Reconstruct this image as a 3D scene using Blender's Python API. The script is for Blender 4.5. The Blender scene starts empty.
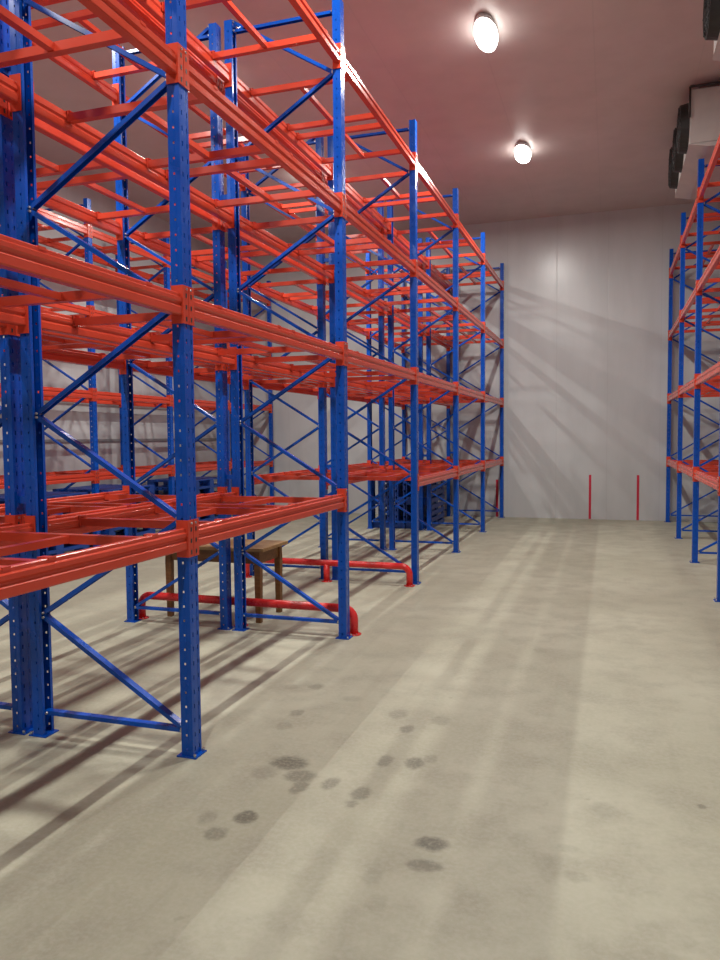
import bpy, bmesh, math
from mathutils import Vector, Matrix, Quaternion

sc = bpy.context.scene
COL = sc.collection
PI = math.pi

# ------------------------------------------------------------------ materials
def new_mat(name):
    m = bpy.data.materials.new(name); m.use_nodes = True
    nt = m.node_tree
    return m, nt, nt.nodes['Principled BSDF']

def nd(nt, kind, **kw):
    n = nt.nodes.new(kind)
    for k, v in kw.items(): setattr(n, k, v)
    return n

def math_n(nt, op, a, b=None, c=None, clamp=False):
    n = nt.nodes.new('ShaderNodeMath'); n.operation = op; n.use_clamp = clamp
    for i, v in enumerate((a, b, c)):
        if v is None: continue
        if isinstance(v, (int, float)): n.inputs[i].default_value = v
        else: nt.links.new(v, n.inputs[i])
    return n.outputs[0]

def mixc(nt, fac, a, b, mode='MIX'):
    n = nt.nodes.new('ShaderNodeMix'); n.data_type = 'RGBA'; n.blend_type = mode
    for i, v in ((0, fac), (6, a), (7, b)):
        if isinstance(v, (int, float)): n.inputs[i].default_value = v
        elif isinstance(v, tuple): n.inputs[i].default_value = v
        else: nt.links.new(v, n.inputs[i])
    return n.outputs[2]

def noise(nt, vec, scale, detail=4, rough=.55):
    n = nt.nodes.new('ShaderNodeTexNoise')
    n.inputs['Scale'].default_value = scale; n.inputs['Detail'].default_value = detail
    n.inputs['Roughness'].default_value = rough
    nt.links.new(vec, n.inputs['Vector'])
    return n.outputs['Fac']

def ramp(nt, fac, lo, hi, a=0.0, b=1.0):
    n = nt.nodes.new('ShaderNodeMapRange'); n.interpolation_type = 'SMOOTHSTEP'
    n.inputs[1].default_value = lo; n.inputs[2].default_value = hi
    n.inputs[3].default_value = a; n.inputs[4].default_value = b
    nt.links.new(fac, n.inputs[0])
    return n.outputs[0]

def painted(name, c1, c2, rough=.3, scale=6.0, spec=.5, metallic=0.0, coat=0.0):
    m, nt, b = new_mat(name)
    tc = nd(nt, 'ShaderNodeTexCoord')
    f = noise(nt, tc.outputs['Object'], scale, 5)
    nt.links.new(mixc(nt, ramp(nt, f, .35, .65), (*c1, 1), (*c2, 1)), b.inputs['Base Color'])
    g = noise(nt, tc.outputs['Object'], scale * 3, 3)
    nt.links.new(ramp(nt, g, .3, .7, rough * .85, rough * 1.2), b.inputs['Roughness'])
    b.inputs['Specular IOR Level'].default_value = spec
    b.inputs['Metallic'].default_value = metallic
    b.inputs['Coat Weight'].default_value = coat
    b.inputs['Coat Roughness'].default_value = .15
    return m

M = {}
M['orange'] = painted('orange_red_powder_coat', (.66, .070, .036), (.60, .062, .031), .22, 2, .38)
M['blue'] = painted('blue_powder_coat', (.002, .084, .50), (.002, .072, .43), .24, 2, .38)
M['pipe'] = painted('red_pipe_paint', (.74, .030, .030), (.66, .024, .024), .28, 5)
M['tape'] = painted('crimson_tape', (.62, .018, .06), (.56, .015, .05), .5, 8)
M['pallet'] = painted('blue_plastic', (.008, .060, .33), (.007, .05, .27), .38, 5)
M['zinc'] = painted('zinc_plated_steel', (.62, .62, .62), (.52, .52, .52), .3, 20, metallic=.9)
M['casing'] = painted('white_coated_sheet', (.56, .54, .51), (.50, .48, .46), .38, 3)
M['black'] = painted('black_plastic', (.012, .012, .012), (.02, .02, .02), .5, 6)
M['grey'] = painted('grey_trim', (.22, .22, .23), (.27, .27, .28), .5, 3)
M['lampbody'] = painted('lamp_housing', (.7, .7, .7), (.6, .6, .6), .4, 6)

m, nt, b = new_mat('lamp_lens')
b.inputs['Base Color'].default_value = (1, 1, 1, 1)
b.inputs['Emission Color'].default_value = (1, .96, .90, 1); b.inputs['Emission Strength'].default_value = 9
M['lens'] = m

def wood(name, c1, c2, c3):
    m, nt, b = new_mat(name)
    tc = nd(nt, 'ShaderNodeTexCoord')
    mp = nd(nt, 'ShaderNodeMapping'); mp.inputs['Scale'].default_value = (2.0, 18, 18)
    nt.links.new(tc.outputs['Object'], mp.inputs[0])
    f = noise(nt, mp.outputs[0], 2.2, 6, .6)
    c = mixc(nt, ramp(nt, f, .35, .65), (*c1, 1), (*c2, 1))
    g = noise(nt, tc.outputs['Object'], 7, 4)
    nt.links.new(mixc(nt, ramp(nt, g, .55, .75), c, (*c3, 1)), b.inputs['Base Color'])
    b.inputs['Roughness'].default_value = .55
    bp = nd(nt, 'ShaderNodeBump'); bp.inputs['Strength'].default_value = .15
    nt.links.new(f, bp.inputs['Height']); nt.links.new(bp.outputs[0], b.inputs['Normal'])
    return m
M['wood'] = wood('brown_wood', (.21, .095, .026), (.15, .062, .016), (.26, .13, .04))
M['woodtop'] = wood('worn_table_board', (.36, .22, .09), (.27, .15, .055), (.42, .28, .13))

# insulated wall panels: upright seams every 1 m, fine ribs, gloss
def panel_mat(name, c1, c2, axis, pitch, off, rough, sm=.25):
    m, nt, b = new_mat(name)
    tc = nd(nt, 'ShaderNodeTexCoord'); sp = nd(nt, 'ShaderNodeSeparateXYZ')
    nt.links.new(tc.outputs['Object'], sp.inputs[0])
    u = sp.outputs[axis]
    cell = math_n(nt, 'FRACT', math_n(nt, 'DIVIDE', math_n(nt, 'ADD', u, off + 100 * pitch), pitch))
    d = math_n(nt, 'ABSOLUTE', math_n(nt, 'SUBTRACT', cell, .5))
    seam = ramp(nt, d, .5 - .012 / pitch, .5 - .003 / pitch)
    ribs = math_n(nt, 'SINE', math_n(nt, 'MULTIPLY', u, 2 * PI / .05))
    mp = nd(nt, 'ShaderNodeMapping')
    sc_ = [1.2, 1.2, 1.2]; sc_[2 if axis != 2 else 0] = .25
    mp.inputs['Scale'].default_value = sc_
    nt.links.new(tc.outputs['Object'], mp.inputs[0])
    f = noise(nt, mp.outputs[0], 2.0, 5)
    c = mixc(nt, ramp(nt, f, .35, .7), (*c1, 1), (*c2, 1))
    c = mixc(nt, math_n(nt, 'MULTIPLY', seam, sm), c, (.30, .29, .29, 1))
    nt.links.new(c, b.inputs['Base Color'])
    b.inputs['Roughness'].default_value = rough
    h = math_n(nt, 'SUBTRACT', math_n(nt, 'MULTIPLY', ribs, .12), seam)
    h = math_n(nt, 'ADD', h, math_n(nt, 'MULTIPLY', noise(nt, mp.outputs[0], 14, 2), .5))
    bp = nd(nt, 'ShaderNodeBump'); bp.inputs['Strength'].default_value = .16; bp.inputs['Distance'].default_value = .004
    nt.links.new(h, bp.inputs['Height']); nt.links.new(bp.outputs[0], b.inputs['Normal'])
    return m
M['wall_x'] = panel_mat('white_wall_panel', (.585, .605, .61), (.535, .555, .56), 0, .96, .05, .27, .12)
M['wall_y'] = panel_mat('white_side_wall_panel', (.585, .605, .61), (.535, .555, .56), 1, .96, .3, .36, .12)
M['ceiling'] = panel_mat('ceiling_panel', (.60, .515, .50), (.56, .48, .465), 0, 1.15, .2, .42, .12)

# concrete floor with stains and damp footprints
def floor_mat():
    m, nt, b = new_mat('concrete_floor')
    tc = nd(nt, 'ShaderNodeTexCoord'); P = tc.outputs['Object']
    big = noise(nt, P, .55, 4, .6)
    mid = noise(nt, P, 3.2, 6, .62)
    fine = noise(nt, P, 42, 5, .65)
    c = mixc(nt, ramp(nt, big, .32, .68), (.362, .360, .262, 1), (.460, .462, .352, 1))
    c = mixc(nt, ramp(nt, mid, .40, .70, 0, .75), c, (.32, .31, .235, 1))
    c = mixc(nt, ramp(nt, fine, .35, .7, 0, .35), c, (.50, .49, .41, 1))
    # long trowel / drag streaks down the aisle
    mp = nd(nt, 'ShaderNodeMapping'); mp.inputs['Scale'].default_value = (7, .35, 1)
    nt.links.new(P, mp.inputs[0])
    st = noise(nt, mp.outputs[0], 1.0, 4, .6)
    c = mixc(nt, ramp(nt, st, .56, .74, 0, .22), c, (.29, .28, .21, 1))
    # scuff spots
    sp = noise(nt, P, 9, 3, .5)
    c = mixc(nt, ramp(nt, sp, .70, .78, 0, .35), c, (.24, .23, .17, 1))
    # footprints: (x, y, rx, ry, strength)
    FEET = [(-1.53, 3.44, 0.1, 0.08, 0.75), (-1.42, 3.32, 0.08, 0.07, 0.55), (-1.38, 3.21, 0.04, 0.07, 0.5), (-1.6, 3.31, 0.07, 0.08, 0.25), (-1.49, 2.88, 0.05, 0.06, 0.75), (-1.55, 2.72, 0.05, 0.05, 0.45), (-1.65, 2.83, 0.04, 0.06, 0.28), (-1.25, 3.29, 0.04, 0.07, 0.5), (-1.08, 3.24, 0.05, 0.07, 0.5), (-1.09, 3.13, 0.03, 0.04, 0.42), (-1.07, 3.61, 0.04, 0.07, 0.5), (-0.92, 3.63, 0.05, 0.07, 0.65), (-0.86, 3.7, 0.04, 0.05, 0.3), (-1.07, 4.05, 0.04, 0.06, 0.5), (-1.18, 4.26, 0.06, 0.08, 0.3), (-0.92, 4.23, 0.06, 0.07, 0.28), (-0.67, 2.91, 0.07, 0.05, 0.75), (-0.66, 2.75, 0.07, 0.04, 0.5), (-1.77, 4.1, 0.04, 0.06, 0.42), (-1.76, 3.89, 0.05, 0.06, 0.3), (-1.83, 4.58, 0.05, 0.06, 0.35), (-1.99, 4.53, 0.05, 0.06, 0.2), (-1.53, 4.43, 0.06, 0.05, 0.2), (-0.83, 2.62, 0.04, 0.06, 0.18), (-0.77, 2.47, 0.04, 0.05, 0.15), (0.41, 3.57, 0.02, 0.02, 0.5), (-0.01, 3.41, 0.06, 0.07, 0.2), (-0.1, 2.85, 0.05, 0.04, 0.22), (-0.14, 3.04, 0.05, 0.03, 0.15), (-0.49, 5.86, 0.05, 0.08, 0.15)]
    mask = None
    wob = nd(nt, 'ShaderNodeTexNoise'); wob.inputs['Scale'].default_value = 22; wob.inputs['Detail'].default_value = 3
    nt.links.new(P, wob.inputs['Vector'])
    off = nd(nt, 'ShaderNodeVectorMath', operation='MULTIPLY_ADD')
    nt.links.new(wob.outputs['Color'], off.inputs[0]); off.inputs[1].default_value = (.045, .045, 0)
    nt.links.new(P, off.inputs[2])
    for x, y, rx, ry, s in FEET:
        mp = nd(nt, 'ShaderNodeMapping', vector_type='TEXTURE')
        mp.inputs['Location'].default_value = (x + .0225, y + .0225, 0); mp.inputs['Scale'].default_value = (rx, ry, 1)
        nt.links.new(off.outputs[0], mp.inputs[0])
        ln = nd(nt, 'ShaderNodeVectorMath', operation='LENGTH'); nt.links.new(mp.outputs[0], ln.inputs[0])
        v = ramp(nt, ln.outputs['Value'], .6, 1.3, s, 0)
        mask = v if mask is None else math_n(nt, 'MAXIMUM', mask, v)
    mask = math_n(nt, 'MULTIPLY', mask, ramp(nt, noise(nt, P, 60, 2), .25, .6, .55, 1.0))
    c = mixc(nt, mask, c, (.085, .08, .06, 1))
    nt.links.new(c, b.inputs['Base Color'])
    nt.links.new(ramp(nt, mid, .3, .7, .48, .62), b.inputs['Roughness'])
    b.inputs['Specular IOR Level'].default_value = .35
    bp = nd(nt, 'ShaderNodeBump'); bp.inputs['Strength'].default_value = .12; bp.inputs['Distance'].default_value = .004
    nt.links.new(fine, bp.inputs['Height']); nt.links.new(bp.outputs[0], b.inputs['Normal'])
    return m
M['floor'] = floor_mat()

# ------------------------------------------------------------------ mesh helpers
def box(bm, x0, x1, y0, y1, z0, z1, mi=0):
    vs = [bm.verts.new((x, y, z)) for x in (x0, x1) for y in (y0, y1) for z in (z0, z1)]
    for f in ((0, 1, 3, 2), (4, 6, 7, 5), (0, 4, 5, 1), (2, 3, 7, 6), (0, 2, 6, 4), (1, 5, 7, 3)):
        bm.faces.new([vs[i] for i in f]).material_index = mi
    return vs

def extrude_profile(bm, prof, origin, axis, up, length, mi=0, closed=True):
    """prof: (a,b) points; a along side = axis x up ..., b along up; swept along axis."""
    axis = Vector(axis).normalized(); up = Vector(up); up = (up - axis * up.dot(axis)).normalized()
    side = axis.cross(up)
    o = Vector(origin)
    r0 = [bm.verts.new(o + side * a + up * b) for a, b in prof]
    r1 = [bm.verts.new(o + axis * length + side * a + up * b) for a, b in prof]
    n = len(prof)
    for i in range(n):
        j = (i + 1) % n
        bm.faces.new((r0[i], r0[j], r1[j], r1[i])).material_index = mi
    bm.faces.new(r0[::-1]).material_index = mi
    bm.faces.new(r1).material_index = mi

def cyl(bm, c, axis, r, length, n=20, mi=0, r2=None):
    axis = Vector(axis).normalized()
    q = axis.to_track_quat('Z', 'Y'); c = Vector(c); r2 = r if r2 is None else r2
    a = [bm.verts.new(c + q @ Vector((r * math.cos(2 * PI * i / n), r * math.sin(2 * PI * i / n), 0))) for i in range(n)]
    b = [bm.verts.new(c + q @ Vector((r2 * math.cos(2 * PI * i / n), r2 * math.sin(2 * PI * i / n), length))) for i in range(n)]
    for i in range(n):
        j = (i + 1) % n
        f = bm.faces.new((a[i], a[j], b[j], b[i])); f.smooth = True; f.material_index = mi
    bm.faces.new(a[::-1]).material_index = mi; bm.faces.new(b).material_index = mi

def lathe(bm, prof, n=28, mi=0, c=(0, 0, 0)):
    rings = []
    for r, z in prof:
        rings.append([bm.verts.new((c[0] + r * math.cos(2 * PI * i / n), c[1] + r * math.sin(2 * PI * i / n), c[2] + z)) for i in range(n)] if r > 1e-6
                     else [bm.verts.new((c[0], c[1], c[2] + z))])
    for A, B in zip(rings, rings[1:]):
        for i in range(n):
            j = (i + 1) % n
            if len(A) == 1: f = bm.faces.new((A[0], B[j], B[i]))
            elif len(B) == 1: f = bm.faces.new((A[i], A[j], B[0]))
            else: f = bm.faces.new((A[i], A[j], B[j], B[i]))
            f.smooth = True; f.material_index = mi

def mesh(name, bm, *mats):
    bmesh.ops.recalc_face_normals(bm, faces=bm.faces)
    me = bpy.data.meshes.new(name); bm.to_mesh(me); bm.free()
    for m in mats: me.materials.append(m)
    return me

def put(name, me, parent=None, loc=(0, 0, 0), rotz=0.0, rot=None):
    o = bpy.data.objects.new(name, me); COL.objects.link(o)
    o.parent = parent; o.location = loc
    o.rotation_euler = rot if rot else (0, 0, rotz)
    return o

def tag(o, label, cat, group=None):
    o['label'] = label; o['category'] = cat
    if group: o['group'] = group
    return o

def thing(name, label, cat, loc=(0, 0, 0), rotz=0.0, group=None):
    return tag(put(name, None, None, loc, rotz), label, cat, group)

def struct(name, bm, *mats):
    o = put(name, mesh(name, bm, *mats)); o['kind'] = 'structure'
    return o

# ------------------------------------------------------------------ layout (metres; camera above the origin, aisle along +Y)
XA, XB, XC, XD = -2.066, -4.099, -7.12, 1.060      # aisle-side upright centres of the four racks
DEP = .9425                                        # depth of an upright frame, centre to centre
Y1, PIT = 3.392, 2.3977
WALL_Y, CEIL = 15.47, 5.93
LEFT, RIGHT, REAR = -8.32, 2.30, -4.0
LV = (1.142, 2.322, 3.494, 4.639)
TOP = 5.078

# ------------------------------------------------------------------ the room
bm = bmesh.new(); box(bm, LEFT - .15, RIGHT + .15, REAR - .15, WALL_Y + .15, -.12, 0); struct('floor', bm, M['floor'])
bm = bmesh.new(); box(bm, LEFT - .15, RIGHT + .15, REAR - .15, WALL_Y + .15, CEIL, CEIL + .12); struct('ceiling', bm, M['ceiling'])
bm = bmesh.new(); box(bm, LEFT, RIGHT, WALL_Y, WALL_Y + .15, 0, CEIL); struct('wall_back', bm, M['wall_x'])
bm = bmesh.new(); box(bm, LEFT, RIGHT, REAR - .15, REAR, 0, CEIL); struct('wall_front', bm, M['wall_x'])
bm = bmesh.new(); box(bm, LEFT - .15, LEFT, REAR - .15, WALL_Y + .15, 0, CEIL); struct('wall_left', bm, M['wall_y'])
bm = bmesh.new(); box(bm, RIGHT, RIGHT + .15, REAR - .15, WALL_Y + .15, 0, CEIL); struct('wall_right', bm, M['wall_y'])
bm = bmesh.new(); box(bm, LEFT, LEFT + .03, REAR, WALL_Y, 1.62, 1.66); struct('trim_1', bm, M['grey'])

# ------------------------------------------------------------------ rack components (shared meshes)
# upright post: open omega section with real punched holes, web facing +X, height along Z
def upright_mesh():
    bm = bmesh.new()
    P = .075; n = int(TOP / P)
    def quad(p, q, z0, z1):
        bm.faces.new([bm.verts.new(v) for v in ((*p, z0), (*q, z0), (*q, z1), (*p, z1))])
    def strip(p, q, cols, hh):
        """flat strip p->q with columns of holes given as (t0,t1)"""
        p = Vector(p); q = Vector(q); L = (q - p).length; d = (q - p) / L
        t = 0.0
        for a, b_ in cols:
            quad(p + d * t, p + d * a, 0, TOP)
            z = 0.0
            for k in range(n):
                zc = .0375 + k * P
                quad(p + d * a, p + d * b_, z, zc - hh); z = zc + hh
            quad(p + d * a, p + d * b_, z, TOP)
            t = b_
        quad(p + d * t, q, 0, TOP)
    h = .042
    strip((.035, -h), (.035, h), [(.018, .027), (.063, .072)], .012)        # web
    strip((-.030, -h), (.035, -h), [(.026, .035)], .006)                    # flanges
    strip((.035, h), (-.030, h), [(.030, .039)], .006)
    quad((-.030, -h + .018), (-.030, -h), 0, TOP)
    quad((-.030, h), (-.030, h - .018), 0, TOP)
    bmesh.ops.remove_doubles(bm, verts=bm.verts, dist=1e-5)
    # give the sheet a real thickness of 2.5 mm, inwards
    bmesh.ops.recalc_face_normals(bm, faces=bm.faces)
    me = bpy.data.meshes.new('upright'); bm.to_mesh(me); bm.free()
    me.materials.append(M['blue'])
    return me
ME_UP = upright_mesh()
def solidify(o):
    s = o.modifiers.new('sheet', 'SOLIDIFY'); s.thickness = .003; s.offset = 0
    return o

bm = bmesh.new(); box(bm, -.055, .06, -.055, .055, 0, .007); box(bm, -.03, .034, -.043, .043, .007, .012)
for sx in (-1, 1): cyl(bm, (.048, sx * .045, .007), (0, 0, 1), .008, .016, 6, 1)
ME_FOOT = mesh('base_plate', bm, M['blue'], M['zinc'])

CH = [(-.020, -.012), (.020, -.012), (.020, .012), (.016, .012), (.016, -.008), (-.016, -.008), (-.016, .012), (-.020, .012)]  # channel section
def brace_mesh(dx, dz):
    """channel from (0,0,0) to (dx,0,dz); open side down"""
    bm = bmesh.new(); d = Vector((dx, 0, dz)); L = d.length
    up = Vector((-dz, 0, dx)); up = up if up.z > 0 else -up
    extrude_profile(bm, CH, (0, 0, 0), d, -up, L)
    for t in (.02, L - .02):
        c = d.normalized() * t
        cyl(bm, c + Vector((0, -.031, 0)), (0, 1, 0), .007, .062, 6, 1)
    return mesh('brace', bm, M['blue'], M['zinc'])
BX0, BX1 = -.022, -DEP + .022        # where the bracing meets front / back post
NODES = (.13, .685, 1.235, 1.785, 2.34, 2.89, 3.445, 3.99, 4.53, 4.985)
ME_DIAG_BACK = brace_mesh(BX1 - BX0, .55)      # starts at the aisle post, rises to the back post
ME_DIAG_FRONT = brace_mesh(BX0 - BX1, .55)     # starts at the back post, rises to the aisle post
ME_DIAG_LAST = brace_mesh(BX0 - BX1, .44)
ME_HORIZ = brace_mesh(BX1 - BX0, 0)

# beam: box section with two pressed grooves on the face (local: starts at y=0 going +Y, outer face towards +X)
BH = .055
HALF = [(.021, -BH), (.025, -BH + .006), (.025, -.016), (.016, -.006), (.016, .002), (.025, .012), (.025, .030), (.015, .036), (.015, BH - .004), (.011, BH)]
PROF = HALF + [(-a, b_) for a, b_ in HALF[::-1]]
def beam_mesh(L):
    bm = bmesh.new()
    extrude_profile(bm, PROF, (0, .051, 0), (0, 1, 0), (0, 0, 1), L - .102)
    me = mesh('pallet_beam', bm, M['orange']); return me
def connector_mesh():
    """hooked end plate: wraps one half of the post face and one flange; bay lies on the +Y side of the post"""
    bm = bmesh.new()
    def plate(x0, x1, y0, y1, holes):
        box(bm, x0, x1, y0, y1, -.095, .095)
    plate(.0365, .0415, .003, .051, None)
    plate(-.028, .0415, .0465, .0515, None)
    for z in (-.07, -.012, .046):
        box(bm, .0415, .0425, .017, .029, z - .011, z + .011, 1)     # dark hook slots
    cyl(bm, (.0415, .02, .078), (1, 0, 0), .006, .004, 8, 2)         # safety pin
    return mesh('beam_connector', bm, M['orange'], M['black'], M['zinc'])
ME_CON = connector_mesh()
bm = bmesh.new(); bm.from_mesh(ME_CON); bmesh.ops.scale(bm, vec=(1, -1, 1), verts=bm.verts)
ME_CON2 = mesh('beam_connector', bm, M['orange'], M['black'], M['zinc'])

# pallet support bar: square tube front to back with a hook plate over each beam
def bar_mesh():
    bm = bmesh.new()
    xf, xb = -.017, -DEP + .017
    zt = BH
    box(bm, xb - .001, xf + .001, -.0225, .0225, zt - .058, zt - .013)
    for s, x in ((1, xf), (-1, xb)):
        a, b_ = sorted((x - s * .012, x + s * .044)); box(bm, a, b_, -.020, .020, zt, zt + .003)     # over the top
        a, b_ = sorted((x + s * .041, x + s * .044)); box(bm, a, b_, -.020, .020, zt - .010, zt)     # lip down the face
        a, b_ = sorted((x - s * .004, x)); box(bm, a, b_, -.030, .030, zt - .062, zt)                # end plate
    return mesh('support_bar', bm, M['orange'])
ME_BAR = bar_mesh()
FR = (.148, .478, .575, .868)
def tie_mesh(L):
    bm = bmesh.new(); box(bm, -DEP / 2 - .02, -DEP / 2 + .02, .0225, L - .0225, BH - .053, BH - .018)
    return mesh('tie_bar', bm, M['orange'])

bm = bmesh.new()
box(bm, .0368, .1100, -.02, .02, -.02, .02)
for x in (.0368, .1050): box(bm, x, x + .005, -.032, .032, -.045, .045)
ME_SPACER = mesh('row_spacer', bm, M['blue'])

def rack(label, loc, rotz, n, pit, levels=LV, skip=(), group=None, spacer=False):
    """n frames, n-1 bays, running along local +Y; aisle side is local +X"""
    r = thing('pallet_rack', label, 'pallet rack', loc, rotz)
    mb = beam_mesh(pit); mt1 = tie_mesh((FR[1] - FR[0]) * pit); mt2 = tie_mesh((FR[3] - FR[2]) * pit)
    for k in range(n):
        y = k * pit
        for x, rz in ((0, 0), (-DEP, PI)):
            u = solidify(put('upright', ME_UP, r, (x, y, .004), rz))
            put('base_plate', ME_FOOT, u, (0, 0, -.004))
        for i in range(len(NODES) - 1):
            z = NODES[i]
            if i == len(NODES) - 2:
                put('diagonal_brace', ME_DIAG_BACK if i % 2 == 0 else ME_DIAG_LAST, r, (BX0 if i % 2 == 0 else BX1, y, z))
            elif i % 2 == 0: put('diagonal_brace', ME_DIAG_BACK, r, (BX0, y, z))
            else: put('diagonal_brace', ME_DIAG_FRONT, r, (BX1, y, z))
        for z in (.13, 5.0): put('horizontal_brace', ME_HORIZ, r, (BX0, y, z))
        if spacer:
            for z in (1.32, 3.67): put('row_spacer', ME_SPACER, r, (-DEP, y, z), PI)
    for k in range(n - 1):
        for li, z in enumerate(levels):
            if (k, li) in skip: continue
            y = k * pit
            for x, rz in ((.0, 0), (-DEP, PI)):
                yy = y if rz == 0 else y + pit
                bo = put('pallet_beam', mb, r, (x + (.010 if rz == 0 else -.010), yy, z), rz)
                put('beam_connector', ME_CON, bo, (-.010, 0, 0)); put('beam_connector', ME_CON2, bo, (-.010, pit, 0))
            for j, f in enumerate(FR):
                bo = put('support_bar', ME_BAR, r, (0, y + f * pit, z))
                if j in (0, 2): put('tie_bar', mt1 if j == 0 else mt2, bo)
    return r

# nodes: front .13 -> back .685 -> front 1.235 ... -> front 4.53 -> back 4.985
rack('blue and orange-red pallet rack row lining the left side of the aisle', (XA, Y1 - PIT, 0), 0, 7, PIT, skip={(2, 0)}, spacer=True)
rack('second pallet rack row standing back to back behind the left aisle rack', (XB, Y1 + 5 * PIT, 0), PI, 7, PIT, skip={(3, 0)})
rack('distant pallet rack row along the left wall with blue pallets on the floor beneath', (XC, 5.18, 0), 0, 6, 2.02, levels=(1.11, 2.30, 3.48, 4.63))
rack('pallet rack row at the right edge of the aisle, below the ceiling cooling units', (XD, 15.32, 0), PI, 5, PIT)

# ------------------------------------------------------------------ pipe guards at the cross passage
def tube(bm, pts, r, n=16):
    pts = [Vector(p) for p in pts]; rings = []
    for i, p in enumerate(pts):
        d = (pts[min(i + 1, len(pts) - 1)] - pts[max(i - 1, 0)]).normalized()
        a = Vector((0, 1, 0)); b_ = d.cross(a).normalized()
        rings.append([bm.verts.new(p + r * (math.cos(2 * PI * k / n) * a + math.sin(2 * PI * k / n) * b_)) for k in range(n)])
    for A, B in zip(rings, rings[1:]):
        for k in range(n):
            j = (k + 1) % n
            bm.faces.new((A[k], A[j], B[j], B[k])).smooth = True
    bm.faces.new(rings[0][::-1]); bm.faces.new(rings[-1])

def guard(label, x0, x1, y, mid):
    g = thing('pipe_guard', label, 'guard rail', ((x0 + x1) / 2, y, 0), 0, 'red pipe guards at the passage through the racks')
    h, r, R = .215, .036, .09
    a, b_ = x0 - (x0 + x1) / 2, x1 - (x0 + x1) / 2
    pts = [(a, 0, .008), (a, 0, h - R)] + [(a + R - R * math.cos(t), 0, h - R + R * math.sin(t)) for t in [i * PI / 16 for i in range(1, 8)]]
    pts += [(a + R, 0, h), (b_ - R, 0, h)] + [(b_ - R + R * math.sin(t), 0, h - R + R * math.cos(t)) for t in [i * PI / 16 for i in range(1, 8)]] + [(b_, 0, h - R), (b_, 0, .008)]
    bm = bmesh.new(); tube(bm, pts, r); put('rail', mesh('rail', bm, M['pipe']), g)
    bm = bmesh.new(); cyl(bm, (0, 0, .008), (0, 0, 1), r, h - .02, 16); put('post', mesh('post', bm, M['pipe']), g, (mid - (x0 + x1) / 2, 0, 0))
    bm = bmesh.new(); lathe(bm, [(0, 0), (.062, 0), (.062, .008), (0, .008)], 20)
    for k in range(4): cyl(bm, (.05 * math.cos(PI / 4 + k * PI / 2), .05 * math.sin(PI / 4 + k * PI / 2), .008), (0, 0, 1), .006, .008, 6, 1)
    fl = mesh('floor_flange', bm, M['pipe'], M['zinc'])
    for x in (a, b_, mid - (x0 + x1) / 2): put('floor_flange', fl, g, (x, 0, 0))
guard('low red pipe guard nearer the camera, in front of the wooden table', -4.09, -2.02, Y1 + PIT + .122, -3.07)
guard('low red pipe guard beyond the wooden table, across the rack passage', -4.09, -2.09, Y1 + 2 * PIT - .15, -3.07)

# ------------------------------------------------------------------ wooden table
t = thing('wooden_table', 'old brown wooden table standing in the passage behind the nearer pipe guard', 'table', (-3.42, 6.27, 0))
bm = bmesh.new()
vs = box(bm, -.53, .53, -.28, .28, .645, .675)
bmesh.ops.bevel(bm, geom=list(bm.edges), offset=.004, segments=2, affect='EDGES')
put('tabletop', mesh('tabletop', bm, M['woodtop']), t)
bm = bmesh.new()
for y in (-.225, .205): box(bm, -.44, .44, y, y + .02, .53, .645)
for x in (-.465, .445): box(bm, x, x + .02, -.21, .21, .53, .645)
put('apron', mesh('apron', bm, M['wood']), t)
bm = bmesh.new()
extr = [(.026, .645), (.030, .5), (.024, 0)]
rings = [[bm.verts.new((sx * r_, sy * r_, z)) for sx, sy in ((-1, -1), (1, -1), (1, 1), (-1, 1))] for r_, z in extr]
for A, B in zip(rings, rings[1:]):
    for i in range(4): bm.faces.new((A[i], A[(i + 1) % 4], B[(i + 1) % 4], B[i]))
bm.faces.new(rings[0]); bm.faces.new(rings[-1])
bmesh.ops.bevel(bm, geom=list(bm.edges), offset=.003, segments=1, affect='EDGES')
lg = mesh('leg', bm, M['wood'])
for x, y in ((-.455, -.215), (.455, -.215), (-.455, .215), (.455, .215)): put('leg', lg, t, (x, y, 0))

# ------------------------------------------------------------------ plastic pallets (1.2 x 1.0 x 0.15)
def pallet_meshes():
    bm = bmesh.new()
    for i in range(9):                                   # top deck slats along Y
        x = -.5 + i * (1.0 - .075) / 8
        box(bm, x, x + .075, -.6, .6, .13, .15)
    for y in (-.6, -.06, .48): box(bm, -.5, .5, y, y + .12, .112, .13)
    deck = mesh('deck', bm, M['pallet'])
    bm = bmesh.new()                                     # skid: one runner with three feet, outline swept across
    pr = [(-.6, 0), (.6, 0), (.6, .112), (.45, .112), (.45, .022), (.075, .022), (.075, .112), (-.075, .112), (-.075, .022), (-.45, .022), (-.45, .112), (-.6, .112)]
    a = [bm.verts.new((-.07, y, z)) for y, z in pr]; b = [bm.verts.new((.07, y, z)) for y, z in pr]
    for i in range(len(pr)):
        k = (i + 1) % len(pr); bm.faces.new((a[i], a[k], b[k], b[i]))
    bm.faces.new(a[::-1]); bm.faces.new(b)
    sk = mesh('skid', bm, M['pallet'])
    bm = bmesh.new(); box(bm, -.5, .5, -.06, .06, -.0005, .0215)
    return deck, sk, mesh('base_board', bm, M['pallet'])
PD, PS, PBB = pallet_meshes()
def pallet(label, loc, rot, group):
    p = tag(put('plastic_pallet', None, None, loc, rot=rot), label, 'pallet', group)
    put('deck', PD, p)
    for x in (-.43, 0, .43): put('skid', PS, p, (x, 0, 0))
    for y in (-.539, .539): put('base_board', PBB, p, (0, y, 0))
ORD = ['bottom', 'second', 'third', 'fourth', 'fifth', 'top']
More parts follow.
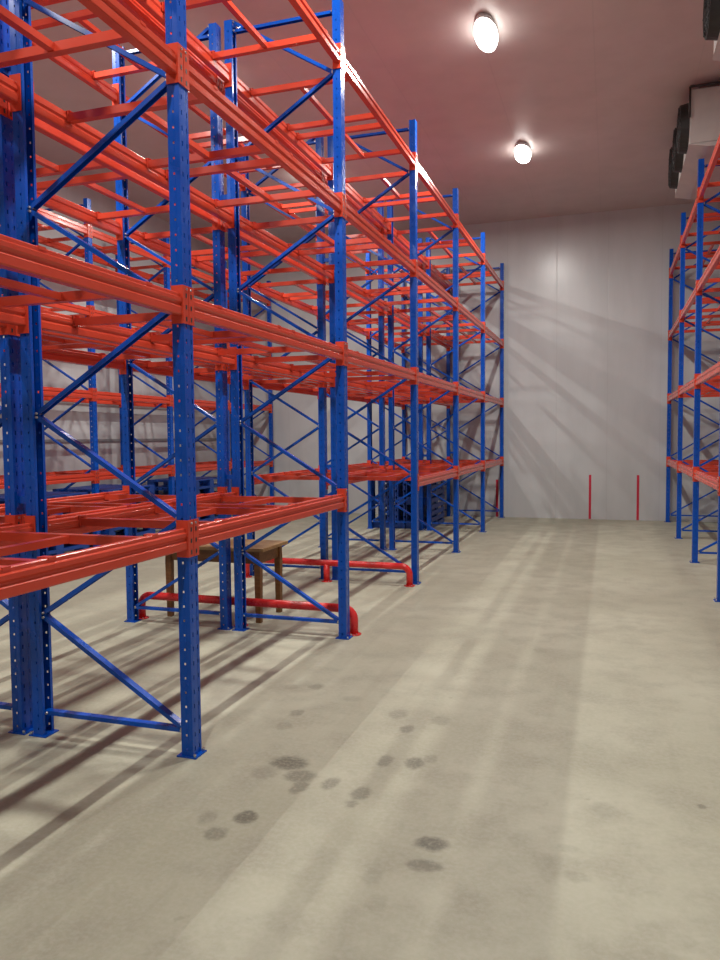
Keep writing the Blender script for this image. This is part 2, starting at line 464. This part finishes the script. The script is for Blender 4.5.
for nm, y in (('nearest', 8.36), ('middle', 10.02), ('furthest', 12.50)):
    for k in range(6):
        pos = 'lowest' if k == 0 else 'topmost' if k == 5 else ORD[k] + ' from the bottom'
        pallet('blue plastic pallet, %s, in the %s stack beneath the left wall rack' % (pos, nm), (-7.55, y, k * .151), (0, 0, 0), 'blue pallets stacked under the left wall rack')
LR = ['leftmost', 'second from the left', 'third from the left', 'middle one', 'third from the right', 'second from the right', 'rightmost']
for k in range(7):
    pallet('blue pallet stood on edge, %s in the row under the far racks' % LR[k],
           (-4.10 + k * .156, 13.70 + (.03 if k % 3 == 1 else 0), .5), (0, PI / 2, 0), 'blue pallets stood on edge under the far rack bays')

# ------------------------------------------------------------------ red marking tape on the back wall
def tape(label, x, w, h):
    bm = bmesh.new(); box(bm, -w / 2, w / 2, -.003, 0, 0, h)
    tag(put('marking_tape', mesh('marking_tape', bm, M['tape']), None, (x, WALL_Y, .005)), label, 'tape', 'red tape strips on the back wall')
tape('upright red tape strip on the back wall, left one of the open pair', -.355, .045, .87)
tape('upright red tape strip on the back wall, right one of the open pair', .53, .045, .87)
tape('upright red tape strip partly hidden behind the last post of the left rack', -2.17, .05, .76)

# ------------------------------------------------------------------ cooling units under the ceiling, right
def cooler(label, x, y0, y1):
    L = y1 - y0
    c = thing('cooling_unit', label, 'cooling unit', (x, y0, 5.12), 0, 'ceiling cooling units')
    H = .70
    bm = bmesh.new()
    extrude_profile(bm, [(0, .05), (0, H), (.78, H), (.78, .05)], (0, 0, 0), (0, 1, 0), (0, 0, 1), L)
    bmesh.ops.bevel(bm, geom=list(bm.edges), offset=.01, segments=2, affect='EDGES')
    put('casing', mesh('casing', bm, M['casing']), c)
    bm = bmesh.new(); extrude_profile(bm, [(-.01, .05), (.20, 0), (.60, 0), (.79, .05)], (0, -.01, 0), (0, 1, 0), (0, 0, 1), L + .02)
    put('drain_tray', mesh('drain_tray', bm, M['casing']), c)
    n = 3; R = .275
    bm = bmesh.new()
    q = 40
    for ra, rb, xa, xb in ((R, R - .02, 0, -.10),):
        for i in range(q):
            a0, a1 = 2 * PI * i / q, 2 * PI * (i + 1) / q
            P_ = lambda r_, a, x_: bm.verts.new((x_, r_ * math.cos(a), r_ * math.sin(a)))
            for (r0, x0), (r1, x1) in (((R + .02, 0), (R, -.10)), ((R, -.10), (R - .03, -.10)), ((R - .03, -.10), (R - .02, 0))):
                bm.faces.new((P_(r0, a0, x0), P_(r0, a1, x0), P_(r1, a1, x1), P_(r1, a0, x1)))
    bmesh.ops.remove_doubles(bm, verts=bm.verts, dist=1e-5)
    sh = mesh('fan_shroud', bm, M['black'])
    bm = bmesh.new()
    for rr in (.06, .11, .16, .21, .255):
        pts = [Vector((-.105, rr * math.cos(2 * PI * i / 32), rr * math.sin(2 * PI * i / 32))) for i in range(32)]
        for i in range(32):
            d = pts[(i + 1) % 32] - pts[i]; cyl(bm, pts[i], d, .004, d.length, 5)
    for i in range(8):
        a = 2 * PI * i / 8; cyl(bm, (-.108, .05 * math.cos(a), .05 * math.sin(a)), (0, math.cos(a), math.sin(a)), .004, R - .06, 5)
    gr = mesh('fan_grille', bm, M['black'])
    bm = bmesh.new(); cyl(bm, (-.085, 0, 0), (1, 0, 0), .07, .08, 16)
    for i in range(5):
        a = 2 * PI * i / 5; ca, sa = math.cos(a), math.sin(a)
        vs = []
        for r_, w, tw in ((.06, .05, .03), (.15, .085, .025), (.25, .09, .015)):
            for s in (-1, 1):
                vs.append([bm.verts.new((-.05 + s * tw + e, r_ * ca - s * w * sa, r_ * sa + s * w * ca)) for e in (0, .004)])
        for u in range(2):
            A, B, C_, D_ = vs[2 * u], vs[2 * u + 1], vs[2 * u + 3], vs[2 * u + 2]
            for e in (0, 1): bm.faces.new((A[e], B[e], C_[e], D_[e]))
            bm.faces.new((A[0], A[1], D_[1], D_[0])); bm.faces.new((B[0], B[1], C_[1], C_[0]))
    bl = mesh('fan_blades', bm, M['black'])
    for k in range(n):
        y = L * (k + .5) / n
        s = put('fan_shroud', sh, c, (0, y, .37)); put('fan_grille', gr, s); put('fan_blades', bl, s)
    bm = bmesh.new()
    for y in (.25, L - .25):
        for x_ in (.12, .66): cyl(bm, (x_, y, H - .01), (0, 0, 1), .008, CEIL - 5.12 - H + .01, 8)
    put('hanger', mesh('hanger', bm, M['zinc']), c)
    bm = bmesh.new()
    pp = [(-.012, -.018, H + .03), (.4, -.018, H + .03)]
    cyl(bm, (-.01, -.03, H + .02), (1, 0, 0), .015, .78, 10); cyl(bm, (-.01, -.03, H + .02), (0, 0, -1), .013, .36, 10)
    put('pipe', mesh('pipe', bm, M['black']), c)
cooler('white cooling unit with three black fans hung from the ceiling near the back wall, right', .895, 10.18, 12.34)
cooler('nearer white cooling unit with black fans at the top right corner of the photo', .895, 5.75, 8.0)

# ------------------------------------------------------------------ ceiling lamps
bm = bmesh.new(); lathe(bm, [(0, 0), (.120, 0), (.135, -.012), (.135, -.045), (.12, -.05), (0, -.05)])
bmesh.ops.scale(bm, vec=(.84, 2.35, 1), verts=bm.verts)
ME_CAN = mesh('canopy', bm, M['lampbody'])
bm = bmesh.new(); lathe(bm, [(.120, -.05), (.120, -.09), (.108, -.125), (.07, -.15), (0, -.158)])
bmesh.ops.scale(bm, vec=(.98, 2.5, 1), verts=bm.verts)
ME_LENS = mesh('lens', bm, M['lens'])
POWER = 105
def lamp(label, x, y, p=POWER):
    l = thing('ceiling_lamp', label, 'ceiling lamp', (x, y, CEIL), 0, 'round ceiling lamps')
    put('canopy', ME_CAN, l); put('lens', ME_LENS, l)
    L = bpy.data.lights.new('lamp_light', 'AREA'); L.shape = 'ELLIPSE'; L.size = .07; L.size_y = .55; L.energy = p; L.color = (1, .965, .91)
    o = bpy.data.objects.new('lamp_light', L); COL.objects.link(o); o.parent = l; o.location = (0, 0, -.165)
YS = (1.14, 4.66, 8.19, 11.72)
W1 = ('just above the camera', 'above the near rack', 'nearer of the two in view', 'further of the two in view')
for y, w in zip(YS, W1): lamp('glowing white ceiling lamp over the main aisle, %s' % w, -1.27, y)
W2 = ('nearest the front wall', 'second from the front wall', 'second from the back wall', 'nearest the back wall')
for y, w in zip(YS, W2): lamp('white ceiling lamp over the far side of the left racks, %s' % w, -4.72, y)

# ------------------------------------------------------------------ world, camera, view
w = bpy.data.worlds.new('world'); sc.world = w; w.use_nodes = True
w.node_tree.nodes['Background'].inputs[0].default_value = (.02, .02, .02, 1)
w.node_tree.nodes['Background'].inputs[1].default_value = 1.0

f, yaw, pitch, roll = 754.54, .3194, .0565, -.0089
cy, sy, cp, sp = math.cos(yaw), math.sin(yaw), math.cos(pitch), math.sin(pitch)
fw = Vector((-sy * cp, cy * cp, -sp)); r = Vector((cy, sy, 0)); u = r.cross(fw)
c_, s_ = math.cos(roll), math.sin(roll)
r2 = c_ * r + s_ * u; u2 = -s_ * r + c_ * u
cam = bpy.data.cameras.new('camera'); co = bpy.data.objects.new('camera', cam); COL.objects.link(co)
co.matrix_world = Matrix(((r2.x, u2.x, -fw.x, 0), (r2.y, u2.y, -fw.y, 0), (r2.z, u2.z, -fw.z, 1.65), (0, 0, 0, 1)))
cam.sensor_fit = 'VERTICAL'; cam.sensor_height = 36; cam.lens = f / 960 * 36; cam.clip_start = .05
sc.camera = co
vs = sc.view_settings
vs.view_transform = 'Standard'; vs.look = 'None'; vs.exposure = 0.0; vs.gamma = 1.0; vs.use_curve_mapping = False
